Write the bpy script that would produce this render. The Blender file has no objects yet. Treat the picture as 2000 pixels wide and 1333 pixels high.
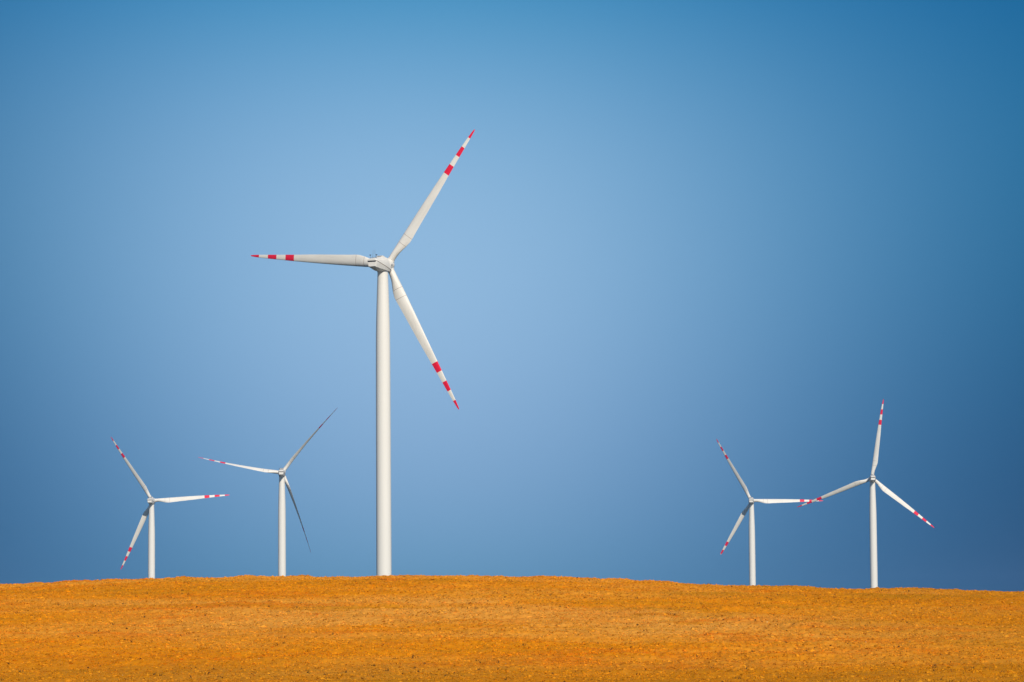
import bpy, bmesh, math, random
import numpy as np
from mathutils import Matrix, Vector, Euler

R_ = math.radians
scene = bpy.context.scene
col = scene.collection

# ---------------------------------------------------------------- camera
cam_d = bpy.data.cameras.new("camera")
cam_d.sensor_width = 36.0
cam_d.lens = 124.2
cam_d.clip_start = 1.0
cam_d.clip_end = 60000.0
cam = bpy.data.objects.new("camera", cam_d)
col.objects.link(cam)
cam.matrix_world = Matrix.Rotation(math.pi / 2 + R_(4.834), 4, 'X') @ Matrix.Rotation(R_(-0.4), 4, 'Z')
scene.camera = cam

# ---------------------------------------------------------------- view transform
scene.view_settings.view_transform = 'Standard'
scene.view_settings.look = 'None'
scene.view_settings.exposure = 0.0
scene.view_settings.gamma = 1.0

# ---------------------------------------------------------------- sun + sky
SUN_EL, SUN_AZ = R_(32.0), R_(159.0)          # azimuth clockwise from +Y (view direction)
sun_dir = Vector((math.sin(SUN_AZ) * math.cos(SUN_EL), math.cos(SUN_AZ) * math.cos(SUN_EL), math.sin(SUN_EL)))
sl = bpy.data.lights.new("sun", 'SUN')
sl.energy = 4.15
sl.angle = R_(0.5)
sl.color = (1.0, 0.92, 0.79)
so = bpy.data.objects.new("sun", sl)
col.objects.link(so)
so.rotation_euler = sun_dir.to_track_quat('Z', 'Y').to_euler()

world = bpy.data.worlds.new("World")
scene.world = world
world.use_nodes = True
nt = world.node_tree
nt.nodes.clear()


def N(nt, t, **kw):
    n = nt.nodes.new(t)
    for k, v in kw.items():
        setattr(n, k, v)
    return n


def M(nt, op, a, b=None, clamp=False):
    n = nt.nodes.new('ShaderNodeMath')
    n.operation = op
    n.use_clamp = clamp
    for i, v in enumerate((a, b)):
        if v is None:
            continue
        if isinstance(v, (int, float)):
            n.inputs[i].default_value = v
        else:
            nt.links.new(v, n.inputs[i])
    return n.outputs[0]


def build_sky():
    L = nt.links.new
    out = N(nt, 'ShaderNodeOutputWorld')
    sky = N(nt, 'ShaderNodeTexSky', sky_type='NISHITA')
    sky.sun_disc = False
    sky.sun_elevation = SUN_EL
    sky.sun_rotation = SUN_AZ
    sky.air_density = 1.0
    sky.dust_density = 0.0
    sky.ozone_density = 5.0
    b1 = N(nt, 'ShaderNodeBackground')
    b1.inputs['Strength'].default_value = 0.09
    L(sky.outputs[0], b1.inputs['Color'])
    # clear deep-blue sky low over the far horizon: colour by world azimuth and elevation
    tc = N(nt, 'ShaderNodeTexCoord')
    nrm = N(nt, 'ShaderNodeVectorMath', operation='NORMALIZE')
    L(tc.outputs['Generated'], nrm.inputs[0])
    sp = N(nt, 'ShaderNodeSeparateXYZ')
    L(nrm.outputs[0], sp.inputs[0])
    az = M(nt, 'ARCTAN2', sp.outputs[0], sp.outputs[1])
    az_c = M(nt, 'MINIMUM', M(nt, 'MAXIMUM', az, -0.20), 0.20)
    el_c = M(nt, 'MINIMUM', M(nt, 'MAXIMUM', sp.outputs[2], -0.01), 0.21)
    u = M(nt, 'MULTIPLY', az_c, 10.0)
    u2 = M(nt, 'MULTIPLY', u, u)
    e = M(nt, 'MULTIPLY', M(nt, 'SUBTRACT', el_c, 0.1), 10.0)
    e2 = M(nt, 'MULTIPLY', e, e)
    terms = [None, u, u2, e, e2, M(nt, 'MULTIPLY', u, e), M(nt, 'MULTIPLY', u2, u), M(nt, 'MULTIPLY', e2, e),
             M(nt, 'MULTIPLY', u2, u2), M(nt, 'MULTIPLY', e2, e2), M(nt, 'MULTIPLY', u2, e)]
    co = [[-1.2828, -0.7208, -0.3133],
          [-0.4895, -0.2996, -0.2114],
          [-0.8399, -0.4973, -0.3444],
          [-0.0326, 0.0547, 0.0256],
          [-1.111, -0.7352, -0.4603],
          [0.0244, 0.0744, 0.063],
          [0.0411, 0.0652, 0.0472],
          [-0.6771, -0.2939, -0.0934],
          [0.0121, 0.0284, 0.0125],
          [-0.574, 0.1944, 0.0836],
          [0.2414, 0.2053, 0.1692]]
    comb = N(nt, 'ShaderNodeCombineColor')
    for c in range(3):
        s = None
        for k, t in enumerate(terms):
            v = co[k][c] if t is None else M(nt, 'MULTIPLY', t, co[k][c])
            s = v if s is None else M(nt, 'ADD', v, s)
        L(M(nt, 'EXPONENT', s), comb.inputs[c])
    b2 = N(nt, 'ShaderNodeBackground')
    L(comb.outputs[0], b2.inputs['Color'])
    # hand over to the physical sky away from this part of the horizon
    def ramp(v, lo, hi):
        n = N(nt, 'ShaderNodeMapRange', interpolation_type='SMOOTHSTEP')
        L(v, n.inputs[0])
        n.inputs[1].default_value = lo
        n.inputs[2].default_value = hi
        n.inputs[3].default_value = 1.0
        n.inputs[4].default_value = 0.0
        return n.outputs[0]
    fac = M(nt, 'MULTIPLY', ramp(sp.outputs[2], 0.21, 0.45), ramp(M(nt, 'ABSOLUTE', az), 0.35, 1.2))
    mix = N(nt, 'ShaderNodeMixShader')
    L(fac, mix.inputs[0])
    L(b1.outputs[0], mix.inputs[1])
    L(b2.outputs[0], mix.inputs[2])
    L(mix.outputs[0], out.inputs['Surface'])


build_sky()


# ---------------------------------------------------------------- materials
def new_mat(name):
    m = bpy.data.materials.new(name)
    m.use_nodes = True
    return m, m.node_tree, m.node_tree.nodes['Principled BSDF']


def paint(name, c, rough=0.45, dirt=0.12, scale=0.6, streak=(1, 1, 0.12), dirt_col=None):
    """gel-coat / tower paint with faint weather staining"""
    m, t, b = new_mat(name)
    L = t.links.new
    tc = N(t, 'ShaderNodeTexCoord')
    mp = N(t, 'ShaderNodeMapping')
    mp.inputs['Scale'].default_value = streak
    L(tc.outputs['Object'], mp.inputs[0])
    n1 = N(t, 'ShaderNodeTexNoise')
    n1.inputs['Scale'].default_value = scale
    n1.inputs['Detail'].default_value = 6
    n1.inputs['Roughness'].default_value = 0.65
    L(mp.outputs[0], n1.inputs['Vector'])
    mr = N(t, 'ShaderNodeMapRange')
    mr.inputs[1].default_value = 0.45
    mr.inputs[2].default_value = 0.8
    mr.inputs[4].default_value = dirt
    L(n1.outputs['Fac'], mr.inputs[0])
    mx = N(t, 'ShaderNodeMix', data_type='RGBA')
    mx.inputs[6].default_value = (*c, 1)
    d = dirt_col or tuple(v * 0.45 for v in c)
    mx.inputs[7].default_value = (*d, 1)
    L(mr.outputs[0], mx.inputs[0])
    L(mx.outputs[2], b.inputs['Base Color'])
    b.inputs['Roughness'].default_value = rough
    b.inputs['Specular IOR Level'].default_value = 0.3
    return m


MAT_TOWER = paint("tower_paint", (0.78, 0.75, 0.685), 0.5, 0.10, 0.35, (1, 1, 0.06))
MAT_SHELL = paint("nacelle_shell", (0.78, 0.75, 0.69), 0.45, 0.14, 0.5, (1, 1, 0.5))
MAT_BLADE = paint("blade_gelcoat", (0.82, 0.78, 0.705), 0.4, 0.35, 0.5, (1, 1, 0.25), (0.42, 0.36, 0.29))
MAT_RED = paint("red_signal_paint", (0.84, 0.006, 0.038), 0.45, 0.15, 0.9, (1, 1, 0.5), (0.5, 0.01, 0.02))
MAT_SEAM = paint("sealant_seam", (0.38, 0.31, 0.26), 0.8, 0.1)
MAT_DARK = paint("dark_opening", (0.018, 0.019, 0.026), 0.7, 0.1)
MAT_METAL = paint("grey_metal", (0.17, 0.18, 0.20), 0.5, 0.2)


def ground_material(name="ploughed_soil", crumbs=False, lumps=False):
    m, t, b = new_mat(name)
    L = t.links.new
    geo = N(t, 'ShaderNodeNewGeometry')

    def noise(scale, detail, mscale=(1, 1, 1), rough=0.6, off=(0, 0, 0), dist=0.0):
        mp = N(t, 'ShaderNodeMapping')
        mp.inputs['Scale'].default_value = mscale
        mp.inputs['Location'].default_value = off
        L(geo.outputs['Position'], mp.inputs[0])
        n = N(t, 'ShaderNodeTexNoise')
        n.inputs['Scale'].default_value = scale
        n.inputs['Detail'].default_value = detail
        n.inputs['Roughness'].default_value = rough
        n.inputs['Distortion'].default_value = dist
        L(mp.outputs[0], n.inputs['Vector'])
        return n.outputs['Fac']

    def rng(v, a, b_, lo=0.0, hi=1.0):
        n = N(t, 'ShaderNodeMapRange', interpolation_type='SMOOTHSTEP')
        L(v, n.inputs[0])
        for i, x in enumerate((a, b_, lo, hi)):
            n.inputs[i + 1].default_value = x
        return n.outputs[0]

    def mix(f, a, c):
        n = N(t, 'ShaderNodeMix', data_type='RGBA')
        if isinstance(f, (int, float)):
            n.inputs[0].default_value = f
        else:
            L(f, n.inputs[0])
        for i, v in ((6, a), (7, c)):
            if isinstance(v, tuple):
                n.inputs[i].default_value = (*v, 1)
            else:
                L(v, n.inputs[i])
        return n.outputs[2]

    deep = (0.74, 0.248, 0.002)
    tan = (0.76, 0.318, 0.036)
    red = (0.70, 0.172, 0.002)
    olive = (0.50, 0.205, 0.004)
    spx = N(t, 'ShaderNodeSeparateXYZ')
    L(geo.outputs['Position'], spx.inputs[0])
    edge = noise(1.0, 5, (0.05, 0.05, 1), 0.65, (2, 8, 0))
    wob = M(t, 'MULTIPLY', M(t, 'SUBTRACT', edge, 0.5), 50.0)
    strip = noise(1.0, 5, (0.030, 0.035, 1), 0.6, (3.1, 1.7, 0), 0.6)
    c = mix(rng(strip, 0.42, 0.68, 0.0, 0.75), deep, tan)
    # a drier, paler strip across the middle of the slope
    ys = M(t, 'ADD', spx.outputs[1], wob)
    dry = M(t, 'MULTIPLY', rng(ys, 156, 168), rng(ys, 192, 180))
    dry = M(t, 'MULTIPLY', dry, M(t, 'MULTIPLY', rng(spx.outputs[0], -26, -10), rng(spx.outputs[0], 26, 6)))
    c = mix(M(t, 'MULTIPLY', dry, 0.7), c, (0.77, 0.345, 0.055))
    c = mix(M(t, 'MULTIPLY', rng(noise(1.0, 5, (0.09, 0.16, 1), 0.65, (11, 4, 0), 0.8), 0.50, 0.70), 0.75), c, red)
    c = mix(M(t, 'MULTIPLY', rng(noise(1.0, 6, (0.05, 0.08, 1), 0.68, (7, 21, 0), 0.6), 0.48, 0.68), 0.85), c, olive)
    # crumb-scale variation: pale dry crumbs and damp dark ones
    c = mix(M(t, 'MULTIPLY', rng(noise(3.0, 6, (1, 0.5, 1), 0.75), 0.50, 0.72), 0.4), c, (0.80, 0.34, 0.045))
    c = mix(M(t, 'MULTIPLY', rng(noise(4.0, 6, (1, 0.45, 1), 0.8, (5, 9, 2)), 0.50, 0.68), 0.75), c, (0.36, 0.115, 0.002))
    if crumbs:      # every crumb its own tone: dry and pale, plain, damp and dark
        rnd = geo.outputs['Random Per Island']
        c = mix(rng(rnd, 0.85, 1.0, 0.0, 0.2), c, (0.78, 0.33, 0.035))
        c = mix(rng(rnd, 0.60, 0.05, 0.0, 0.80), c, (0.25, 0.082, 0.001))
    # vignette shading painted into the soil: darker low on the slope and rightward
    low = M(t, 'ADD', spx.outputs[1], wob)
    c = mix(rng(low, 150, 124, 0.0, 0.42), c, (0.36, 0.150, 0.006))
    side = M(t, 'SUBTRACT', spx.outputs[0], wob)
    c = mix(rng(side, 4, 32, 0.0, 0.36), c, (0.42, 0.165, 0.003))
    if lumps:       # bigger clods differ only a little from the soil they lie in
        rnd = geo.outputs['Random Per Island']
        c = mix(rng(rnd, 0.60, 1.0, 0.0, 0.45), c, (0.80, 0.335, 0.015))
        c = mix(rng(rnd, 0.55, 0.0, 0.0, 0.80), c, (0.30, 0.105, 0.001))
    # unseen valley behind the hill, coloured dark to cut warm bounce onto the turbines
    spy = N(t, 'ShaderNodeSeparateXYZ')
    L(geo.outputs['Position'], spy.inputs[0])
    c = mix(rng(spy.outputs[1], 300, 480), c, (0.026, 0.034, 0.022))
    L(c, b.inputs['Base Color'])
    b.inputs['Roughness'].default_value = 0.95
    b.inputs['Specular IOR Level'].default_value = 0.05
    return m


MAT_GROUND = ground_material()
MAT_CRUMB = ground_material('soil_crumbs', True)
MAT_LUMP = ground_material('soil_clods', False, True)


# ---------------------------------------------------------------- terrain
rng = np.random.default_rng(7)


def vnoise(x, y, seed):
    """smooth value noise on a hashed lattice, -1..1"""
    xi = np.floor(x).astype(np.int64)
    yi = np.floor(y).astype(np.int64)
    fx = x - xi
    fy = y - yi
    fx = fx * fx * fx * (fx * (fx * 6 - 15) + 10)
    fy = fy * fy * fy * (fy * (fy * 6 - 15) + 10)

    def h(a, b):
        n = (a * 374761393 + b * 668265263 + seed * 982451653) & 0xffffffff
        n = ((n ^ (n >> 13)) * 1274126177) & 0xffffffff
        n = n ^ (n >> 16)
        return (n & 0xffff) / 32767.5 - 1.0
    a = h(xi, yi)
    b = h(xi + 1, yi)
    c = h(xi, yi + 1)
    d = h(xi + 1, yi + 1)
    return (a + (b - a) * fx) * (1 - fy) + (c + (d - c) * fx) * fy


def sstep(v, a, b):
    t = np.clip((v - a) / (b - a), 0, 1)
    return t * t * (3 - 2 * t)


_ty = np.arange(-400, 3000, 1.0)
_tz = np.interp(_ty, [-400, 0, 100, 131, 212, 232, 250, 290, 400, 600, 900, 3000],
                [-2.0, -1.7, -1.72, -1.5, 3.25, 3.95, 3.9, 2.2, -5, -12, -14, -14])
_k = np.exp(-0.5 * (np.arange(-20, 21) / 7.0) ** 2)
_k /= _k.sum()
_tz = np.convolve(np.pad(_tz, 20, mode='edge'), _k, 'valid')
_m = _ty > 50
_i = np.argmax(_tz[_m] / _ty[_m])
Y_CREST = _ty[_m][_i]
A_CREST = (_tz[_m] / _ty[_m])[_i]
# height of the hill's crest line, measured at 222 m
CREST = [(-120, 2.4), (-60, 3.1), (-32.21, 3.647), (-29.0, 3.72), (-25.79, 3.858), (-22.58, 3.964), (-19.37, 4.006), (-16.16, 4.047),
         (-11.34, 4.046), (-7.17, 4.081), (-3.31, 4.054), (-0.1, 3.936), (2.47, 3.918), (6.32, 3.763), (9.53, 3.612),
         (14.98, 3.318), (19.15, 3.161), (22.68, 3.04), (25.57, 2.988), (28.78, 2.87), (31.98, 2.783), (60, 2.2), (120, 1.4)]
_cx, _cz = np.array(CREST).T

# hub positions, yaw, rotor azimuth, blade pitch of the five turbines
TURBINES = [
    dict(hub=(-34.39, 980.5, 104.5), yaw=23.2, az=35.9, pitch=5, twist=1.0,
         label="tall nearest white wind turbine, its long nacelle turned side-on and blades broad"),
    dict(hub=(-210.3, 2062.0, 82.35), yaw=4.3, az=-34.7, pitch=28, twist=1.0,
         label="leftmost small white wind turbine, standing farthest from the two on the right"),
    dict(hub=(-121.4, 1858.6, 88.5), yaw=-0.4, az=38.3, pitch=105, twist=1.0,
         label="small white wind turbine with slim feathered blades, just left of the tall one"),
    dict(hub=(150.8, 2234.0, 86.6), yaw=6.0, az=-30.4, pitch=31, twist=1.0, short=2,
         label="lower of the two right-hand white wind turbines, one blade pointing level at its neighbour"),
    dict(hub=(201.78, 1985.0, 89.05), yaw=2.5, az=8.0, pitch=26, twist=1.0,
         label="rightmost small white wind turbine, one red banded blade pointing almost straight up"),
]
HUB_H, OVERHANG, TILT, CONE = 100.0, 3.6, R_(5.0), R_(1.9)
for T in TURBINES:
    hx, hy, hz = T['hub']
    T['base'] = (hx - OVERHANG * math.sin(R_(T['yaw'])), hy - OVERHANG * math.cos(R_(T['yaw'])), hz - HUB_H)
_bp = np.array([T['base'] for T in TURBINES])
_sg = 110.0
_G = np.exp(-((_bp[:, None, 0] - _bp[None, :, 0]) ** 2 + (_bp[:, None, 1] - _bp[None, :, 1]) ** 2) / (2 * _sg ** 2))
_zfar0 = np.interp(_bp[:, 1], _ty, _tz)
_w = np.linalg.solve(_G, _bp[:, 2] - _zfar0)


def far_height(x, y):
    z = np.interp(y, _ty, _tz)
    xc = x * 222.0 / Y_CREST
    d = (np.interp(xc, _cx, _cz) - 0.10) / 222.0 - A_CREST
    z = z + d * Y_CREST * sstep(y, 120, 215) * (1 - sstep(y, 300, 600))
    for (bx, by, _), w in zip(_bp, _w):
        z = z + w * np.exp(-((x - bx) ** 2 + (y - by) ** 2) / (2 * _sg ** 2))
    return z


def height(x, y):
    z = far_height(x, y)
    f = (1 - sstep(np.abs(x), 60, 140)) * sstep(y, 60, 100) * (1 - sstep(y, 320, 420))
    n = 0.07 * vnoise(x * 0.13, y * 0.11, 1) + 0.115 * vnoise(x * 0.42, y * 0.33, 2) + 0.06 * vnoise(x * 1.1, y * 0.7, 3)
    rough = 0.5 + 0.5 * vnoise(x * 0.08, y * 0.05, 9)
    n = n + (0.5 + rough) * (0.034 * vnoise(x * 2.4, y * 1.7, 4) + 0.026 * vnoise(x * 4.9, y * 2.7, 5))
    r = 1 - np.abs(vnoise(x * 3.1 + 3, y * 1.9, 6))
    n = n + (0.4 + rough) * 0.030 * (r * r - 0.4)
    n = n + (0.35 + rough) * (0.020 * vnoise(x * 6.3, y * 3.4, 7) + 0.013 * vnoise(x * 7.4, y * 3.1, 8))
    # heaped clods along the crest, larger on its left shoulder
    cr = np.exp(-((y - Y_CREST) / 5.0) ** 2) * (0.35 + 0.65 * (1 - sstep(x, -20, 0)))
    n = n + cr * (0.13 * np.maximum(0, vnoise(x * 0.35, y * 0.12, 11)) + 0.11 * np.maximum(0, vnoise(x * 1.05, y * 0.3, 12))
                  + 0.05 * vnoise(x * 2.6, y * 0.8, 13))
    return z + f * n


def axis(fa, fb, step, lo, hi, growth):
    a = list(np.arange(fa, fb + step / 2, step))
    s, v = step, fb
    while v < hi:
        s *= growth
        v += s
        a.append(v)
    s, v = step, fa
    pre = []
    while v > lo:
        s *= growth
        v -= s
        pre.append(v)
    return np.array(pre[::-1] + a)


def mesh_from(name, v, f, mat=None, smooth=False):
    """v (n,3) float array, f (m,k) int array with k corners per face"""
    me = bpy.data.meshes.new(name)
    v = np.ascontiguousarray(v, dtype=np.float32)
    f = np.ascontiguousarray(f, dtype=np.int32)
    k = f.shape[1]
    me.vertices.add(len(v))
    me.vertices.foreach_set('co', v.ravel())
    me.loops.add(f.size)
    me.loops.foreach_set('vertex_index', f.ravel())
    me.polygons.add(len(f))
    me.polygons.foreach_set('loop_start', np.arange(0, f.size, k, dtype=np.int32))
    me.polygons.foreach_set('use_smooth', np.full(len(f), smooth))
    me.update(calc_edges=True)
    if mat:
        me.materials.append(mat)
    return me


def link(name, me, parent=None):
    o = bpy.data.objects.new(name, me)
    col.objects.link(o)
    if parent:
        o.parent = parent
    return o


def build_ground():
    xs = axis(-45, 45, 0.065, -5000, 5000, 1.09)
    ys = axis(116, 246, 0.16, -300, 8000, 1.09)
    X, Y = np.meshgrid(xs, ys)
    Z = height(X, Y)
    nx, ny = len(xs), len(ys)
    v = np.stack([X.ravel(), Y.ravel(), Z.ravel()], 1)
    i = (np.arange(ny - 1)[:, None] * nx + np.arange(nx - 1)[None, :]).ravel()
    f = np.stack([i, i + 1, i + nx + 1, i + nx], 1)
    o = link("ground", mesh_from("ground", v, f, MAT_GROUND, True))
    o['kind'] = 'structure'
    o['label'] = "orange ploughed field rising to a low rounded crest"
    return o


build_ground()


# ---------------------------------------------------------------- wind turbine parts
def rings_mesh(name, rings, mats, mat_of=None, cap=True, smooth=True):
    """loft closed rings (list of equal-length point lists)"""
    bm = bmesh.new()
    vs = [[bm.verts.new(p) for p in r] for r in rings]
    n = len(rings[0])
    for k in range(len(rings) - 1):
        for j in range(n):
            fc = bm.faces.new((vs[k][j], vs[k][(j + 1) % n], vs[k + 1][(j + 1) % n], vs[k + 1][j]))
            fc.smooth = smooth
            if mat_of:
                fc.material_index = mat_of(k)
    if cap:
        bm.faces.new(vs[0][::-1])
        e = bm.faces.new(vs[-1])
        if mat_of:
            e.material_index = mat_of(len(rings) - 2)
    bmesh.ops.recalc_face_normals(bm, faces=bm.faces)
    me = bpy.data.meshes.new(name)
    bm.to_mesh(me)
    bm.free()
    for m in mats:
        me.materials.append(m)
    return me


def sharpen(me, ang=35):
    me.set_sharp_from_angle(angle=R_(ang))
    return me


def circle(r, z, n=40, cx=0.0, cy=0.0):
    return [(cx + r * math.cos(2 * math.pi * i / n), cy + r * math.sin(2 * math.pi * i / n), z) for i in range(n)]


TOP = HUB_H - 1.9


def tower_mesh():
    prof = [(-3, 2.1), (0, 2.1), (25, 2.08), (50, 2.05), (72, 2.0), (80, 1.96), (84, 1.88), (88, 1.76), (93, 1.6), (TOP - 0.9, 1.46), (TOP - 0.45, 1.46)]
    return sharpen(rings_mesh("tower", [circle(r, z, 64) for z, r in prof], [MAT_TOWER]), 40)


def yaw_mesh():
    return sharpen(rings_mesh("yaw_bearing", [circle(1.50, TOP - 0.52, 48), circle(1.50, TOP - 0.2, 48)], [MAT_METAL]), 40)


NAC = [  # u, half width, top, crease z, lower half width, lower z, keel
    (-7.02, 1.28, 2.72, 2.06, 1.00, 0.50, 0.48),
    (-6.85, 1.38, 2.77, 2.03, 1.08, 0.40, 0.36),
    (-6.2, 1.48, 2.88, 1.90, 1.16, 0.32, 0.06),
    (-4.8, 1.56, 3.12, 1.61, 1.26, 0.20, -0.34),
    (-3.3, 1.66, 3.42, 1.30, 1.36, 0.08, -0.56),
    (-1.8, 1.74, 3.76, 1.00, 1.44, -0.02, -0.60),
    (-0.2, 1.76, 3.92, 0.68, 1.48, -0.12, -0.58),
    (1.0, 1.70, 3.80, 0.44, 1.44, -0.17, -0.48),
    (1.9, 1.60, 3.50, 0.26, 1.36, -0.20, -0.34),
    (2.6, 1.46, 3.14, 0.12, 1.24, -0.18, -0.22),
]


def nac_half(w, zt, zc, wl, zb, zk):
    h = zt - zc
    return [(0, zt), (0.30 * w, zt - 0.02 * h), (0.58 * w, zt - 0.10 * h), (0.82 * w, zt - 0.28 * h), (0.95 * w, zt - 0.58 * h), (w, zc),
            (wl + (w - wl) * 0.45, zc + (zb - zc) * 0.5), (wl, zb), (0.62 * wl, zb + (zk - zb) * 0.65), (0, zk)]


def nacelle_mesh():
    rings = []
    for u, *p in NAC:
        hpts = nac_half(*p)
        pts = hpts + [(-x, z) for x, z in hpts[-2:0:-1]]
        rings.append([(x, u, TOP + z) for x, z in pts])
    me = rings_mesh("nacelle", rings, [MAT_SHELL])
    bm = bmesh.new()
    bm.from_mesh(me)
    # roof lip overhanging the rear vent
    u, w, zt, zc, *_ = NAC[0]
    sec = [(-w, zc + 0.02), (-0.95 * w, zc + 0.30), (-0.7 * w, zt - 0.1), (0, zt), (0.7 * w, zt - 0.1), (0.95 * w, zc + 0.30), (w, zc + 0.02)]
    a = [bm.verts.new((x, u + 0.05, TOP + z)) for x, z in sec]
    b = [bm.verts.new((x * 0.99, u - 0.34, TOP + z - 0.03)) for x, z in sec]
    n = len(sec)
    for j in range(n):
        bm.faces.new((a[j], a[(j + 1) % n], b[(j + 1) % n], b[j]))
    bm.faces.new(b)
    # raised roof hump
    bmesh.ops.recalc_face_normals(bm, faces=bm.faces)
    bm.to_mesh(me)
    bm.free()
    return sharpen(me, 28)


def box_bm(bm, lo, hi):
    r = bmesh.ops.create_cube(bm, size=1.0)
    for v in r['verts']:
        v.co = Vector([lo[i] + (v.co[i] + 0.5) * (hi[i] - lo[i]) for i in range(3)])


def tube_bm(bm, pts, r, n=8):
    pts = [Vector(p) for p in pts]
    rings = []
    for i, p in enumerate(pts):
        d = (pts[min(i + 1, len(pts) - 1)] - pts[max(i - 1, 0)]).normalized()
        a = d.orthogonal().normalized()
        b = d.cross(a)
        rr = r[i] if isinstance(r, (list, tuple)) else r
        rings.append([bm.verts.new(p + a * (rr * math.cos(2 * math.pi * k / n)) + b * (rr * math.sin(2 * math.pi * k / n))) for k in range(n)])
    for i in range(len(rings) - 1):
        for k in range(n):
            bm.faces.new((rings[i][k], rings[i][(k + 1) % n], rings[i + 1][(k + 1) % n], rings[i + 1][k]))
    bm.faces.new(rings[0][::-1])
    bm.faces.new(rings[-1])


def bm_mesh(name, bm, mat, bevel=0.0, smooth=False):
    if bevel:
        bmesh.ops.bevel(bm, geom=list(bm.edges), offset=bevel, segments=2, affect='EDGES')
    bmesh.ops.recalc_face_normals(bm, faces=bm.faces)
    for f in bm.faces:
        f.smooth = smooth
    me = bpy.data.meshes.new(name)
    bm.to_mesh(me)
    bm.free()
    me.materials.append(mat)
    return me


def vent_mesh():
    bm = bmesh.new()
    u, w, zt, zc, *_ = NAC[0]
    box_bm(bm, (-w * 0.95, u - 0.06, TOP + zc - 0.34), (w * 0.95, u + 0.2, TOP + zc + 0.012))
    return bm_mesh("rear_vent", bm, MAT_DARK, 0.02)


def seam_mesh(s):
    bm = bmesh.new()
    tube_bm(bm, [(s * (p[1] + 0.0), p[0], TOP + p[3]) for p in NAC], 0.075, 6)
    return bm_mesh("panel_seam", bm, MAT_SEAM)


def hatch_mesh():
    bm = bmesh.new()
    box_bm(bm, (-0.85, -2.1, TOP + 3.40), (0.85, -0.6, TOP + 3.93))
    return bm_mesh("roof_hatch", bm, MAT_SHELL, 0.06)


def hatch_gap_mesh():
    bm = bmesh.new()
    box_bm(bm, (-0.65, -2.13, TOP + 3.70), (0.65, -1.95, TOP + 3.85))
    return bm_mesh("hatch_grille", bm, MAT_DARK)


def mast_mesh():
    bm = bmesh.new()
    z = TOP + 2.85
    for s in (-1, 1):
        tube_bm(bm, [(0.95 * s, -6.0, z - 0.3), (0.95 * s, -6.0, z + 0.75)], 0.045)
        tube_bm(bm, [(0.5 * s, -5.5, z - 0.3), (0.32 * s, -5.6, z + 1.3), (0.26 * s, -5.65, z + 2.3)], [0.05, 0.035, 0.03])
    tube_bm(bm, [(-0.95, -6.0, z + 0.2), (0.95, -6.0, z + 0.2)], 0.035)
    return bm_mesh("wind_mast", bm, MAT_METAL)


def anemometer_mesh(s):
    bm = bmesh.new()
    z = TOP + 3.62
    bmesh.ops.create_uvsphere(bm, u_segments=12, v_segments=8, radius=0.16, matrix=Matrix.Translation((0.95 * s, -6.0, z + 0.08)))
    for k in range(3):
        a = k * 2 * math.pi / 3
        bmesh.ops.create_uvsphere(bm, u_segments=8, v_segments=6, radius=0.075,
                                  matrix=Matrix.Translation((0.95 * s + 0.2 * math.cos(a), -6.0 + 0.2 * math.sin(a), z + 0.18)))
    return bm_mesh("anemometer", bm, MAT_DARK, 0, True)


def lathe_y(prof, n=40):
    return [[(r * math.cos(2 * math.pi * i / n), u, r * math.sin(2 * math.pi * i / n)) for i in range(n)] for u, r in prof]


ROTOR = Matrix.Translation((0, OVERHANG, HUB_H)) @ Matrix.Rotation(TILT, 4, 'X')


def hub_mesh():
    """spinner around the local Y axis, with three short blade sockets; local origin at the rotor centre"""
    prof = [(-2.0, 1.46), (-1.95, 1.60), (-1.5, 1.68), (-0.6, 1.72), (0.2, 1.72), (0.9, 1.55), (1.5, 1.15), (1.9, 0.6), (2.0, 0.05)]
    me = rings_mesh("hub", lathe_y(prof), [MAT_SHELL])
    bm = bmesh.new()
    bm.from_mesh(me)
    for k in range(3):
        Rm = Matrix.Rotation(k * 2 * math.pi / 3, 4, 'Y')
        rg = []
        for z, r in ((0.6, 1.06), (1.72, 1.06), (1.80, 1.0)):
            rg.append([bm.verts.new(Rm @ Vector(p)) for p in circle(r, z, 32)])
        for i in range(2):
            for j in range(32):
                bm.faces.new((rg[i][j], rg[i][(j + 1) % 32], rg[i + 1][(j + 1) % 32], rg[i + 1][j])).smooth = True
        bm.faces.new(rg[-1])
    bmesh.ops.recalc_face_normals(bm, faces=bm.faces)
    bm.to_mesh(me)
    bm.free()
    return sharpen(me, 40)


def hub_ring_mesh():
    return sharpen(rings_mesh("hub_joint", lathe_y([(-2.16, 1.50), (-1.9, 1.50)]), [MAT_METAL]), 40)


def cover_mesh(k):
    bm = bmesh.new()
    a = k * 2 * math.pi / 3 + math.pi / 3
    Mx = Matrix.Rotation(a, 4, 'Y') @ Matrix.Translation((0, -1.2, 1.66)) @ Matrix.Rotation(R_(4), 4, 'X')
    bmesh.ops.create_cone(bm, cap_ends=True, segments=20, radius1=0.30, radius2=0.27, depth=0.14, matrix=Mx)
    return bm_mesh("access_cover", bm, MAT_METAL)


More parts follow.
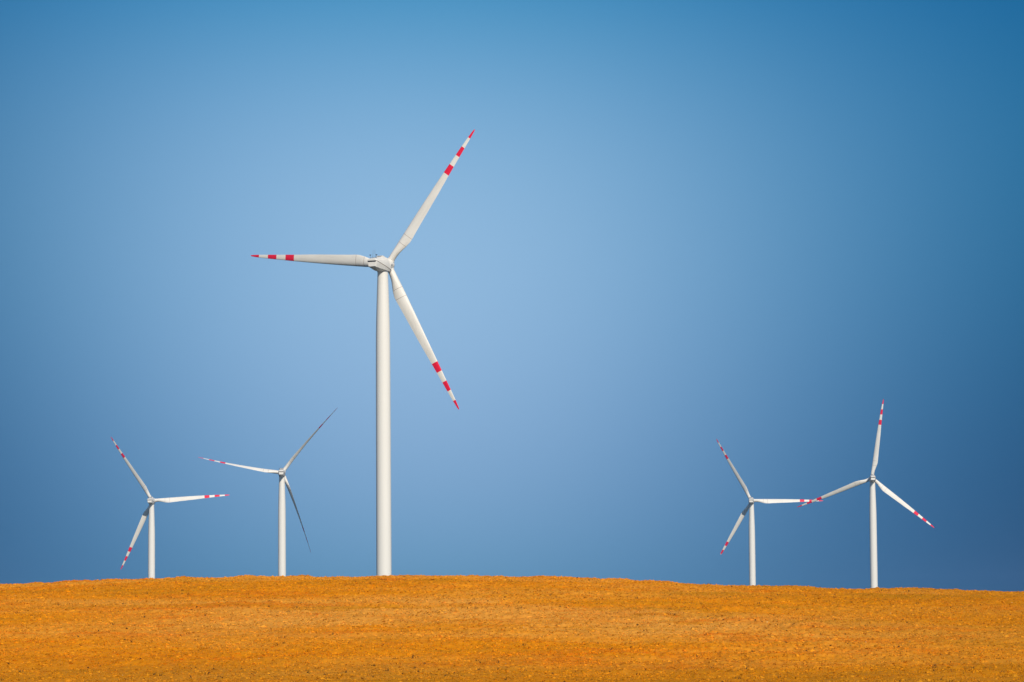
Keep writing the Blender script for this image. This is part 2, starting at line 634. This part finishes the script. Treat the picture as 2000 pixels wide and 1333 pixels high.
BR = 45.0
ST = [  # r, leading edge, trailing edge, thickness, roundness
    (1.75, 0.92, 0.92, 1.84, 1.0), (3.2, 0.92, 0.94, 1.84, 1.0), (4.6, 0.93, 1.18, 1.78, 0.85), (6.0, 0.96, 1.62, 1.64, 0.55),
    (7.6, 1.0, 2.12, 1.42, 0.25), (9.0, 1.0, 2.38, 1.24, 0.08), (10.3, 1.0, 2.36, 1.12, 0), (12.5, 0.98, 2.2, 0.96, 0), (16, 0.95, 2.0, 0.78, 0),
    (20, 0.90, 1.80, 0.62, 0), (25, 0.82, 1.52, 0.46, 0), (30, 0.72, 1.16, 0.34, 0), (35, 0.60, 0.86, 0.23, 0), (39, 0.50, 0.62, 0.17, 0),
    (42, 0.40, 0.44, 0.12, 0), (43.6, 0.30, 0.30, 0.09, 0), (44.5, 0.22, 0.21, 0.07, 0), (45.0, 0.10, 0.10, 0.03, 0)]


def blade_mesh(cut=None):
    sa = np.array(ST)
    bands = [BR * (1 - f) for f in (0.325, 0.262, 0.194, 0.130, 0.062)]
    seams = [7.3, 9.95]
    rs = set(sa[:, 0]) | set(bands)
    rs |= {r for s in seams for r in (s - 0.055, s + 0.055)}
    rs |= set(np.arange(14, 44, 1.5))
    rs -= {7.6}
    rs = sorted(rs)
    if cut:                                   # a blade that ends short, in a blunt stub
        rs = [r for r in rs if r < cut - 0.4] + [cut - 0.4, cut]
    rings = []
    n = 36
    for r in rs:
        a, b, t, w = [np.interp(r, sa[:, 0], sa[:, i]) for i in range(1, 5)]
        if cut and r > cut - 0.2:
            a, b, t = a * 0.15, b * 0.15, t * 0.3
        tw = -R_(13.0) * max(0, 1 - (r - 4) / (BR - 4)) ** 1.6 if r > 4 else -R_(13.0)
        pb = 2.0 * (r / BR) ** 2
        pts = []
        for i in range(n):
            ph = 2 * math.pi * i / n
            s = 0.5 - 0.5 * math.cos(ph)
            sg = 1 if math.sin(ph) >= 0 else -1
            air = 2.598 * math.sqrt(max(s, 0)) * (1 - s) * 0.97
            cir = math.sqrt(max(0, 1 - (2 * s - 1) ** 2))
            yy = sg * t / 2 * (w * cir + (1 - w) * air) * (1.15 if sg < 0 else 0.85)
            x = -a + (a + b) * s
            pts.append((x * math.cos(tw) - yy * math.sin(tw), x * math.sin(tw) + yy * math.cos(tw) + pb, r))
        rings.append(pts)

    def mat_of(k):
        mid = (rs[k] + rs[k + 1]) / 2
        if any(abs(mid - s) < 0.06 for s in seams):
            return 2
        if bands[0] < mid < bands[1] or bands[2] < mid < bands[3] or mid > bands[4]:
            return 1
        return 0
    return sharpen(rings_mesh("blade", rings, [MAT_BLADE, MAT_RED, MAT_SEAM], mat_of), 50)


BLADE_ME = blade_mesh()
SHORT_ME = blade_mesh(39.6)


def rotor_matrix(az):
    return ROTOR @ Matrix.Rotation(az, 4, 'Y')


def blade_matrix(az, pitch):
    return rotor_matrix(az) @ Matrix.Rotation(-CONE, 4, 'X') @ Matrix.Rotation(-pitch, 4, 'Z')


def build_turbine():
    root = bpy.data.objects.new("wind_turbine", None)
    col.objects.link(root)
    link("tower", tower_mesh(), root)
    link("yaw_bearing", yaw_mesh(), root)
    nac = link("nacelle", nacelle_mesh(), root)
    link("rear_vent", vent_mesh(), nac)
    for s in (-1, 1):
        link("panel_seam", seam_mesh(s), nac)
    link("roof_hatch", hatch_mesh(), nac)
    link("hatch_grille", hatch_gap_mesh(), nac)
    mast = link("wind_mast", mast_mesh(), root)
    for s in (-1, 1):
        link("anemometer", anemometer_mesh(s), mast)
    hub = link("hub", hub_mesh(), root)
    link("hub_joint", hub_ring_mesh(), hub)
    for k in range(3):
        link("access_cover", cover_mesh(k), hub)
    for k in range(3):
        link("blade", BLADE_ME, root)
    return root


def copy_tree(o, parent=None):
    c = o.copy()
    col.objects.link(c)
    c.parent = parent
    for ch in o.children:
        copy_tree(ch, c)
    return c


def pose(root, T):
    root.location = T['base']
    root.rotation_euler = (0, 0, -R_(T['yaw']))
    root['label'] = T['label']
    root['category'] = "wind turbine"
    root['group'] = "white wind turbines beyond the field"
    k = 0
    for ch in root.children:
        kind = ch.name.split('.')[0]
        if kind == 'hub':
            ch.matrix_local = rotor_matrix(R_(T['az']))
        elif kind == 'blade':
            ch.matrix_local = blade_matrix(R_(T['az'] + 120 * k), R_(T['pitch']))
            if k == T.get('short'):
                ch.data = SHORT_ME
                ch['label'] = "blade that ends short after its second red band"
            k += 1


proto = build_turbine()
roots = [proto] + [copy_tree(proto) for _ in TURBINES[1:]]
for r, T in zip(roots, TURBINES):
    pose(r, T)


# ---------------------------------------------------------------- clods and dry stubble on the field
def ico():
    bm = bmesh.new()
    bmesh.ops.create_icosphere(bm, subdivisions=1, radius=1.0)
    v = np.array([p.co[:] for p in bm.verts])
    f = np.array([[q.index for q in p.verts] for p in bm.faces])
    bm.free()
    return v, f


def octa():
    v = np.array([(1, 0, 0), (-1, 0, 0), (0, 1, 0), (0, -1, 0), (0, 0, 1), (0, 0, -1)], float)
    f = np.array([(0, 2, 4), (2, 1, 4), (1, 3, 4), (3, 0, 4), (2, 0, 5), (1, 2, 5), (3, 1, 5), (0, 3, 5)])
    return v, f


def scatter_points(n, seed, patch=0.0):
    g = np.random.default_rng(seed)
    out_x, out_y = [], []
    tot = 0
    while tot < n:
        y = 118 + (240 - 118) * g.random(n)
        x = (g.random(n) * 2 - 1) * (y * 0.148 + 7)
        keep = g.random(n) < (y * 0.148 + 7) / 43.0
        if patch:
            q = vnoise(x * 0.25, y * 0.12, seed) + 0.5 * vnoise(x * 0.9, y * 0.4, seed + 1)
            keep &= (q > patch - g.random(n) * 0.5)
        x, y = x[keep], y[keep]
        out_x.append(x)
        out_y.append(y)
        tot += len(x)
    return np.concatenate(out_x)[:n], np.concatenate(out_y)[:n], g


def clods(name, n, seed, med, sig, mx, mat, label, patch=0.0, flat=0.7, shape=ico, sink=0.22):
    bv, bf = shape()
    x, y, g = scatter_points(n, seed, patch)
    s = np.minimum(med * np.exp(sig * g.standard_normal(n)), mx)
    nv = len(bv)
    V = np.repeat(bv[None], n, 0) * (1 + 0.28 * g.standard_normal((n, nv, 1)).clip(-1.6, 1.6))
    sc = s[:, None] * np.stack([0.8 + 0.7 * g.random(n), 0.8 + 0.7 * g.random(n), flat * (0.6 + 0.6 * g.random(n))], 1)
    V *= sc[:, None, :]
    a = g.random(n) * 2 * np.pi
    b = (g.random(n) - 0.5) * 1.0
    cx, sx = np.cos(b)[:, None], np.sin(b)[:, None]
    V = np.stack([V[..., 0] * cx - V[..., 2] * sx, V[..., 1], V[..., 0] * sx + V[..., 2] * cx], -1)
    ca, sa = np.cos(a)[:, None], np.sin(a)[:, None]
    V = np.stack([V[..., 0] * ca - V[..., 1] * sa, V[..., 0] * sa + V[..., 1] * ca, V[..., 2]], -1)
    z = height(x, y) + s * sink
    V += np.stack([x, y, z], 1)[:, None, :]
    F = (bf[None] + (np.arange(n) * nv)[:, None, None]).reshape(-1, 3)
    o = link(name, mesh_from(name, V.reshape(-1, 3), F, mat, False))
    o['kind'] = 'stuff'
    o['label'] = label


def stubble(n, seed, mat):
    x, y, g = scatter_points(n, seed, 0.45)
    V, F = [], []
    nb = 6
    base = height(x, y)
    for k in range(nb):
        a = g.random(n) * 2 * np.pi
        h = 0.05 + 0.09 * g.random(n)
        lean = 0.02 + 0.09 * g.random(n)
        ox, oy = 0.05 * g.standard_normal(n), 0.05 * g.standard_normal(n)
        w = 0.010 + 0.010 * g.random(n)
        p0 = np.stack([x + ox - w, y + oy, base - 0.02], 1)
        p1 = np.stack([x + ox + w, y + oy + 0.01, base - 0.02], 1)
        p2 = np.stack([x + ox + np.cos(a) * lean, y + oy + np.sin(a) * lean, base + h], 1)
        i0 = k * n * 3
        V.append(np.stack([p0, p1, p2], 1).reshape(-1, 3))
        F.append(i0 + np.arange(n * 3).reshape(-1, 3))
    o = link("dry_stubble", mesh_from("dry_stubble", np.concatenate(V), np.concatenate(F), mat, False))
    o['kind'] = 'stuff'
    o['label'] = "dry dark stubble scattered over the orange soil"


MAT_STUB = paint("dry_stubble", (0.075, 0.034, 0.004), 0.9, 0.3)
MAT_DARKCLOD = paint("damp_clod", (0.10, 0.036, 0.003), 0.95, 0.4, 3.0)
MAT_STONE = paint("pale_stone", (0.72, 0.46, 0.20), 0.9, 0.3, 3.0)
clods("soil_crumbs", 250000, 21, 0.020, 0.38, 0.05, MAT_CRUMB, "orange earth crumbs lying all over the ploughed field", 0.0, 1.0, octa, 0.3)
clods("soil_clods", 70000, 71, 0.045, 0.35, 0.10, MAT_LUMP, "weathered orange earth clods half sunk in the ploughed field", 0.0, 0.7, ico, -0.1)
clods("damp_clods", 1600, 33, 0.020, 0.36, 0.045, MAT_DARKCLOD, "dark damp clods scattered in the orange soil", 0.42, 1.3, ico, 0.4)
clods("pale_stones", 90, 45, 0.022, 0.35, 0.05, MAT_STONE, "few pale stones lying in the orange soil")
stubble(420, 57, MAT_STUB)


# ---------------------------------------------------------------- thin air haze over the whole place
def build_haze():
    lo, hi = (-6500.0, -700.0, -18.5), (6500.0, 9500.0, 165.0)
    bm = bmesh.new()
    box_bm(bm, lo, hi)
    bmesh.ops.recalc_face_normals(bm, faces=bm.faces)
    me = bpy.data.meshes.new("haze")
    bm.to_mesh(me)
    bm.free()
    m = bpy.data.materials.new("haze_air")
    m.use_nodes = True
    t = m.node_tree
    t.nodes.clear()
    o = N(t, 'ShaderNodeOutputMaterial')
    v = N(t, 'ShaderNodeVolumePrincipled')
    v.inputs['Color'].default_value = (0.22, 0.42, 0.78, 1)
    v.inputs['Density'].default_value = 6e-5
    v.inputs['Anisotropy'].default_value = 0.0
    t.links.new(v.outputs[0], o.inputs['Volume'])
    me.materials.append(m)
    ob = link("haze", me)
    ob['kind'] = 'stuff'
    ob['label'] = "thin bluish air haze over the field and turbines"


build_haze()
